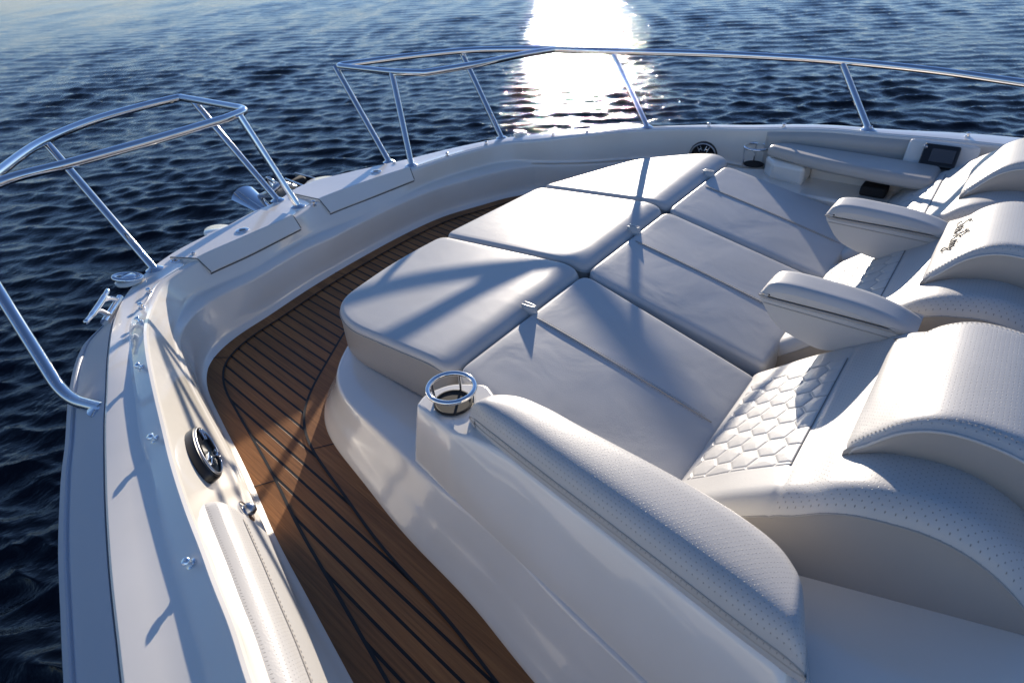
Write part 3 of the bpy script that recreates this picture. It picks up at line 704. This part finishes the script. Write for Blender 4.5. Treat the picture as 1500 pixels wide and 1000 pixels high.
    m.build('headrest_stitching', M['thread'], hd); m = MB(); k = len(vs2)-5; stitch(m, [np.array(V[k*n2+i])+[0, 0, .0012] for i in range(2, n2)],   .0045, .004, .0006)
    m.build('headrest_stitching', M['thread'], hd)
    V_, f_ = tube_geo([np.array(V[0*n2+i])+[0, .001, -.001] for i in range(n2)], .003, 8); mk('headrest_piping', V_, f_, M['lea'], hd)
    return t, hd
b1, h1 = make_backrest(.970, 'backrest nearest the camera, quilted panel fully in view and smooth headrest')
b2, h2 = make_backrest(.195, 'middle backrest with script embroidery on its headrest')
b3, h3 = make_backrest(-.505, 'far backrest beside the black radio panel, its quilting mostly in sun')
# embroidered script on the middle headrest
strokes = [
    [(.78, .88), (.62, 1.0), (.40, .92), (.36, .74), (.52, .60), (.72, .48), (.78, .28), (.60, .06), (.30, .02), (.08, .16), (.12, .32)],
    [(.86, .24), (1.02, .34), (1.10, .46), (1.00, .54), (.92, .40), (.96, .12), (1.10, .04), (1.26, .18)],
    [(1.60, .42), (1.46, .52), (1.32, .36), (1.34, .10), (1.48, .06), (1.60, .40), (1.62, .12), (1.74, .06), (1.86, .20)],
    [(2.30, .98), (2.22, .5), (2.10, .02)], [(1.98, .84), (2.20, 1.02), (2.60, 1.0), (2.72, .78), (2.52, .56), (2.26, .52), (2.50, .30), (2.70, .02), (2.88, .10)],
    [(3.24, .42), (3.10, .52), (2.96, .36), (2.98, .10), (3.12, .06), (3.24, .40), (3.26, .12), (3.38, .06), (3.48, .20)],
    [(3.52, .48), (3.56, .16), (3.70, .10), (3.84, .46), (3.80, .0), (3.68, -.38), (3.46, -.40), (3.40, -.22), (3.64, -.02), (3.96, .22)]]
m = MB()
ar2 = np.concatenate([[0], np.cumsum(np.linalg.norm(np.diff(hpr, axis=0), axis=1))])
for st in strokes:
    pts = []
    for a, b in catmull(st, 6):
        s_ = .062+b*.048; y = -.295+a*.063
        x, z = np.interp(s_, ar2, hpr[:, 0]), np.interp(s_, ar2, hpr[:, 1]); z -= .036*((.070-y)/.45)*min(1, max(0, (z-.41)/.08)); pts.append((x+.0034, y, z+.0034))
    V_, f_ = tube_geo(pts, .0021, 6); m.add(V_, f_)
m.build('embroidery', M['thread_dark'], h2)

# armrests between the backrests
def armrest(yc, dz, lab):
    t = empty('armrest', lab, 'armrest', 'fold down armrests')
    top = np.array([(.385, .432), (.372, .452), (.34, .461), (.25, .462), (.14, .455), (.07, .440), (.02, .419)]); W = .108
    tp = resample(catmull(top, 6), 40); lo = resample([(.392, .420), (.36, .4155), (.2, .418), (.05, .4175), (.02, .4165)], 40)
    def prism(name, U, L, r, m_):
        vs = [0, .25*r, .6*r, r]+list(np.linspace(r, W-r, 8)[1:-1])+[W-r, W-.6*r, W-.25*r, W]; V = []
        for v in vs:
            e = min(v, W-v); ins = r*(1-math.sqrt(max(0, 1-(1-min(1, e/r))**2)))
            Uc = U-np.array([0, ins*1.0]); Lc = L+np.array([0, ins*.35]); cx_ = np.array([ins*.6, 0])
            sh = lambda a: ins*.6*min(1, max(0, (a-.15)/.23))**2; V += [(p[0]-sh(p[0]), yc+W/2-v, p[1]+dz) for p in Uc]+[(p[0]-sh(p[0]), yc+W/2-v, p[1]+dz) for p in Lc[::-1]]
        k = len(U)*2; f = grid_faces(len(vs), k, True, True); h = len(U)
        for e0, fl in ((0, True), ((len(vs)-1)*k, False)):
            for i in range(h-1):
                q = (e0+i, e0+i+1, e0+k-2-i, e0+k-1-i); f.append(q[::-1] if not fl else q)
        return mk(name, V, f, m_, t, sharp=60)
    prism('arm_pad', tp, lo, .02, M['lea'])
    U = resample([(.388, .4145), (.36, .4125), (.2, .415), (.03, .414)], 40); L = resample(fillet([(.386, .405), (.335, .335), (.205, .300), (.08, .37), (.03, .405)], .04), 40)
    prism('arm_body', U, L, .006, M['lea'])
    m = MB()
    for s_ in (-1, 1):
        V_, f_ = tube_geo([(x, yc+s_*(W/2+.0005), z+dz) for x, z in lo], .0028, 6); m.add(V_, f_)
        V_, f_ = tube_geo([(x, yc+s_*(W/2+.0005), z+dz-.018-.01*(.39-x)) for x, z in resample([(.375, .418), (.04, .418)], 20)], .0014, 6); m.add(V_, f_)
    m.build('piping', M['thread'], t)
armrest(.300, -.012, 'cream armrest between the nearest and the middle backrest')
armrest(-.325, -.018, 'cream armrest between the middle and the far backrest')

# port bolster beside the near lounge seat
BT = BZ+.060
bi = [P(*q, BT-.006) for q in [(692, 599), (704, 588), (725, 582), (760, 583), (800, 598), (850, 625), (1000, 705), (1090, 760), (1140, 800), (1165, 835), (1182, 872)]]
bo = [P(*q, BZ+.004) for q in [(688, 612), (696, 622), (708, 634), (735, 656), (790, 700), (890, 777), (1000, 863), (1085, 929), (1130, 962), (1160, 984), (1180, 996)]]
BI = resample(catmull([b[:2] for b in bi], 10), 120); BO = resample(catmull([b[:2] for b in bo], 10), 120)
t = empty('side_bolster', 'long perforated armrest bolster on the near white wall behind the cup holder', 'bolster')
V = []; uv = []
sec = [(0, .285, 0), (-.004, .30, 0), (-.006, .325, 0), (.002, .340, 0), (.02, .348, 0), (.06, .353, 0), (.2, .357, 0), (.34, .360, 0), (.48, .3615, 0), (.62, .3625, 0), (.74, .361, 0), (.83, .357, 0), (.90, .347, 0), (.955, .333, 0), (.985, .314, 0), (1.0, .300, 0), (.985, .297, 0), (1.0, .294, 0), (1.0, .285, 0), (.985, .278, 0)]
fall = lambda i: 1-max(0, 1-i/9.)**2*.35
NB = 120
for j, (u, z, _) in enumerate(sec):
    for i in range(NB):
        e = min(1, min(i, (NB-1-i)*1.6)/10.); e = math.sqrt(max(0, 1-(1-e)**2)); zz = .285+(z-.285)*(.25+.75*e) if z > .31 else z
        p = BI[i]*(1-u)+BO[i]*u; V.append((p[0], p[1], zz-.285+BZ-.004)); uv.append((i/NB*.95, u*.2))
mk('bolster_pad', V, grid_faces(len(sec), NB, flip=True)+[tuple(j*NB for j in range(len(sec))), tuple(j*NB+NB-1 for j in range(len(sec)))[::-1]], M['lea_perf'], t, uv=uv, sharp=70)
m = MB()
for j in (14, 16): V_, f_ = tube_geo([V[j*NB+i] for i in range(NB)], .0022, 6); m.add(V_, f_)
m.build('piping', M['thread'], t)

# port coaming bolster on the inner face of the side
j0 = int(np.argmin(abs(DEG-math.degrees(math.atan2(*(P(340, 765, .2)[1::-1]-[CY, CX])))))); 
j1 = 0
SI = INNER[:, ::-1]
a0 = nearest(INNER, 330, 762); 
dd = proj(INNER.reshape(-1, 3)).reshape(INNER.shape[0], -1, 2)
jst = int(np.argmin(np.hypot(*(dd[3]-np.array([338, 768])).T)))
Q, nn, tt, s, L, W = pad_on('x', INNER, 1, 6, 2, jst, .03, None, None)
t = empty('coaming_bolster', 'long padded coaming bolster along the near side of the boat, stitched lengthwise', 'bolster')
Vv, uv = pillow('pad', Q, nn, tt, s, L, W, .034, None, None, er=.045)
nr, nc = Q.shape[:2]; ff = grid_faces(nr, nc); 
fN = np.cross(Vv[1, 1]-Vv[0, 0], Vv[0, 1]-Vv[1, 0])
mids = [1 if i < nr*.36 else 0 for i in range(nr-1) for j in range(nc-1)]
mk('bolster_pad', Vv.reshape(-1, 3), ff, [M['lea'], M['lea_perf']], t, uv=uv, mids=mids)
m = MB(); k = int(nr*.36); line = [Vv[k, j]+nn[k, j]*.0012 for j in range(4, nc-4)]
V_, f_ = tube_geo(line, .0018, 6); m.add(V_, f_); stitch(m, [Vv[k+1, j]*.6+Vv[k, j]*.4+nn[k, j]*.0012 for j in range(4, nc-4)], .008, .004, .0014)
m.build('seam_stitching', M['thread'], t)

# starboard backrest pad on the hull side
jA = int(np.argmin(np.hypot(*(dd[2]-np.array([1122, 195])).T))); jB = int(np.argmin(np.hypot(*(dd[2]-np.array([1346, 201])).T)))
Q, nn, tt, s, L, W = pad_on('x', INNER, 0, 6, min(jA, jB), max(jA, jB), .03, None, None)
Vv, uv = pillow('pad', Q, nn, tt, s, L, W, .030, None, None, er=.03)
t = empty('hull_side_cushion', 'shade-toned side cushion against the far hull under the gunwale', 'cushion')
nr, nc = Q.shape[:2]; mk('pad', Vv.reshape(-1, 3), grid_faces(nr, nc), M['lea_shaded'], t)

# starboard ledge, storage niche and armrest bolster
YL = -.915
def block(name, pts, z0, z1, m_, parent, bw=.012):
    n_ = len(pts); V = [(x, y, z0) for x, y in pts]+[(x, y, z1) for x, y in pts]
    a = sum(pts[i][0]*pts[(i+1) % n_][1]-pts[(i+1) % n_][0]*pts[i][1] for i in range(n_))
    f = [tuple(range(n_))[::-1], tuple(range(n_, 2*n_))]+[(i, (i+1) % n_, n_+(i+1) % n_, n_+i) for i in range(n_)]
    if a < 0: f = [q[::-1] for q in f]
    return bevel(mk(name, V, f, m_, parent, smooth=False), bw)
ledge = block('side_ledge', [(1.03, YL-.05), (1.0, YL), (.20, YL-.03), (.20, -1.25), (.55, -1.23), (.80, -1.20), (1.03, -1.10)], .1, STB_Z, M['gel'], boat)
block('armrest_block', [(.86, -1.12), (.80, -1.045), (.655, -1.03), (.655, -1.21), (.82, -1.20)], STB_Z-.01, .2875, M['gel'], boat, .02)
block('niche_back', [(.655, -1.15), (.20, -1.15), (.20, -1.24), (.655, -1.21)], STB_Z-.01, .2865, M['gel'], boat, .004)
block('drinks_box', [(.42, -1.03), (.32, -1.03), (.32, -1.11), (.42, -1.11)], STB_Z+.0005, STB_Z+.045, M['matte'], boat, .01)
t = empty('shelf_cushion', 'shade-toned rounded armrest cushion over the storage niche on the far side', 'cushion')
o = fillet([(.855, -1.10), (.62, -1.0), (.32, -.97), (.16, -.965), (.16, -1.17), (.62, -1.195), (.78, -1.20), (.85, -1.16)], [.06, .2, .2, .03, .03, .2, .08, .05], closed=True)
cushion('bolster_pad', o, lambda x, y: .336, .050, .022, M['lea_shaded'], t, crown=.006)
# stereo panel in the far side
c = PY(1376, 230, -1.19); ax_y = np.array([0, .55, .83]); ax_x = np.array([-1., 0, 0]); nz = np.array([0, .83, -.55])*-1
nz = np.array([0, .83, .55]); ax_y = np.array([0, -.55, .83])
V_, f_ = box_geo(c, .13, .095, .03, (ax_x, ax_y, nz)); st = bevel(mk('radio_panel', V_, f_, M['black'], boat, smooth=False), .008)
V_, f_ = box_geo(c+nz*.0155+ax_x*.01, .085, .055, .004, (ax_x, ax_y, nz)); bevel(mk('screen', V_, f_, M['screen'], st, smooth=False), .002)
V_, f_ = lathe_geo([(.008, .014), (.008, .02), (.001, .021)], c-ax_x*.06+ax_y*.03, nz, 16); mk('knob', V_, f_, M['steel'], st)
V_, f_ = box_geo(c-nz*.06, .26, .15, .075, (ax_x, ax_y, nz)); bevel(mk('panel_surround', V_, f_, M['gel'], boat, smooth=False), .02)

# ------------------------------------------------------------------ water
WZ = -.80
def water():
    nr_, na = 860, 900
    r = np.concatenate([np.geomspace(.8, 60, nr_-14), np.geomspace(66, 4000, 14)])
    az0 = math.atan2(cray(750, 300)[1], cray(750, 300)[0]); th = az0+np.concatenate([np.linspace(R(-55), R(55), na-301), np.linspace(R(55), R(305), 302)[1:]])
    RR, TT = np.meshgrid(r, th, indexing='ij'); X = RR*np.cos(TT); Y = RR*np.sin(TT)+CAM[1]
    Z = np.zeros_like(X); DX = np.zeros_like(X); DY = np.zeros_like(X)
    sp = np.gradient(r)[:, None]+0*TT; sp = np.maximum(sp, RR*np.gradient(th)[None, :])
    wd = R(-58+9)
    for k in range(110):
        lam = .06*(.50/.06)**rng.random(); kk = 2*math.pi/lam; a = wd+rng.normal()*R(27); ph = rng.random()*6.283
        amp = lam*.0056*(1.25 if lam < .13 else (1.35 if lam < .25 else .80))*(.6+.8*rng.random()); att = np.clip((lam/sp-2.2)/2.5, 0, 1)
        arg = kk*(X*math.cos(a)+Y*math.sin(a))+ph; s_, c_ = np.sin(arg)*amp*att, np.cos(arg)*amp*att
        Z += s_; DX += .8*math.cos(a)*c_; DY += .8*math.sin(a)*c_
    pt = np.clip(.92+.28*np.sin(.42*X+1.4*np.sin(.27*Y+.6))*np.sin(.36*Y+1.1*np.sin(.31*X))+.14*np.sin(.9*X-.7*Y+2.), .45, 1.35); Z *= pt; DX *= pt; DY *= pt
    V = np.stack([X+DX, Y+DY, WZ+Z], -1).reshape(-1, 3)
    me = bpy.data.meshes.new('water'); nv = len(V); nf = (nr_-1)*(na-1)
    i = np.arange(nr_-1)[:, None]*na+np.arange(na-1)[None, :]
    quad = np.stack([i, i+na, i+na+1, i+1], -1).reshape(-1)
    me.vertices.add(nv); me.vertices.foreach_set('co', V.ravel()); me.loops.add(nf*4); me.loops.foreach_set('vertex_index', quad)
    me.polygons.add(nf); me.polygons.foreach_set('loop_start', np.arange(nf)*4); me.polygons.foreach_set('loop_total', np.full(nf, 4))
    me.polygons.foreach_set('use_smooth', np.ones(nf, bool)); me.update(); me.validate()
    m_, n, l, b = mat('lake_water', (.002, .004, .009), .06, spec=.34); b.inputs['IOR'].default_value = 1.333
    tc = n.new('ShaderNodeTexCoord')
    mp = node(n, 'ShaderNodeMapping'); mp.inputs['Rotation'].default_value = (0, 0, R(40)); mp.inputs['Scale'].default_value = (1.7, 1., 1.); l.new(tc.outputs['Object'], mp.inputs['Vector'])
    n1 = node(n, 'ShaderNodeTexNoise', Scale=7., Detail=5., Roughness=.6, Distortion=.4); l.new(mp.outputs[0], n1.inputs['Vector'])
    n2 = node(n, 'ShaderNodeTexNoise', Scale=26., Detail=2., Roughness=.5); l.new(mp.outputs[0], n2.inputs['Vector'])
    n4 = node(n, 'ShaderNodeTexNoise', Scale=.35, Detail=2.); l.new(tc.outputs['Object'], n4.inputs['Vector'])
    hh = math_n(n, l, 'MULTIPLY', n1.outputs['Fac'], math_n(n, l, 'MULTIPLY', n4.outputs['Fac'], 2.))
    b1_ = node(n, 'ShaderNodeBump', Strength=.34, Distance=.03); l.new(hh, b1_.inputs['Height'])
    b2_ = node(n, 'ShaderNodeBump', Strength=.35, Distance=.01); l.new(n2.outputs['Fac'], b2_.inputs['Height']); l.new(b1_.outputs['Normal'], b2_.inputs['Normal'])
    l.new(b2_.outputs['Normal'], b.inputs['Normal'])
    me.materials.append(m_)
    o = bpy.data.objects.new('water', me); col.objects.link(o); o['kind'] = 'structure'
    return m_
wm = water()
S_ = 6000
big = mk('water', [(-S_, -S_, WZ-.35), (S_, -S_, WZ-.35), (S_, S_, WZ-.35), (-S_, S_, WZ-.35)], [(0, 1, 2, 3)], wm, smooth=False); big['kind'] = 'structure'

# ------------------------------------------------------------------ light and sky
AZ, EL = R(-58), R(11)
w_ = bpy.data.worlds.new('World'); sc.world = w_; w_.use_nodes = True
nt = w_.node_tree; bg = nt.nodes['Background']; sky = nt.nodes.new('ShaderNodeTexSky'); sky.sky_type = 'NISHITA'; sky.sun_disc = False
sky.sun_elevation = EL; sky.sun_rotation = math.pi/2-AZ; sky.air_density = 1.3; sky.dust_density = 0.; sky.ozone_density = 3.8; sky.altitude = 3000
hs_ = nt.nodes.new('ShaderNodeMix'); hs_.data_type = 'RGBA'; hs_.blend_type = 'MULTIPLY'; hs_.inputs[0].default_value = 1; hs_.inputs[7].default_value = (1.06, .95, 1.03, 1)
nt.links.new(sky.outputs['Color'], hs_.inputs[6]); nt.links.new(hs_.outputs[2], bg.inputs['Color']); bg.inputs['Strength'].default_value = .115
sl = bpy.data.lights.new('sun', 'SUN'); sl.energy = 5; sl.angle = R(.6); sl.color = (1, .885, .74)
so = bpy.data.objects.new('sun', sl); col.objects.link(so)
d = Vector((math.cos(EL)*math.cos(AZ), math.cos(EL)*math.sin(AZ), math.sin(EL))); so.rotation_euler = d.to_track_quat('Z', 'Y').to_euler()

# ------------------------------------------------------------------ camera
cd = bpy.data.cameras.new('camera'); co = bpy.data.objects.new('camera', cd); col.objects.link(co); sc.camera = co
f0 = Vector(cray(750, 500)).normalized(); rt_ = Vector(cray(1250, 500))-Vector(cray(750, 500)); rt_.normalize(); up = rt_.cross(f0)
from mathutils import Matrix
co.matrix_world = Matrix(((rt_.x, up.x, -f0.x, CAM[0]), (rt_.y, up.y, -f0.y, CAM[1]), (rt_.z, up.z, -f0.z, CAM[2]), (0, 0, 0, 1)))
cd.sensor_width = 36; cd.lens = F/1500*36; cd.clip_start = .05; cd.clip_end = 10000
cd.dof.use_dof = True; cd.dof.focus_distance = 1.75; cd.dof.aperture_fstop = 5.0
sc.view_settings.view_transform = 'Standard'; sc.view_settings.look = 'None'; sc.view_settings.exposure = .62; sc.view_settings.gamma = 1
sc.cycles.use_denoising = True
sc.cycles.max_bounces = 8
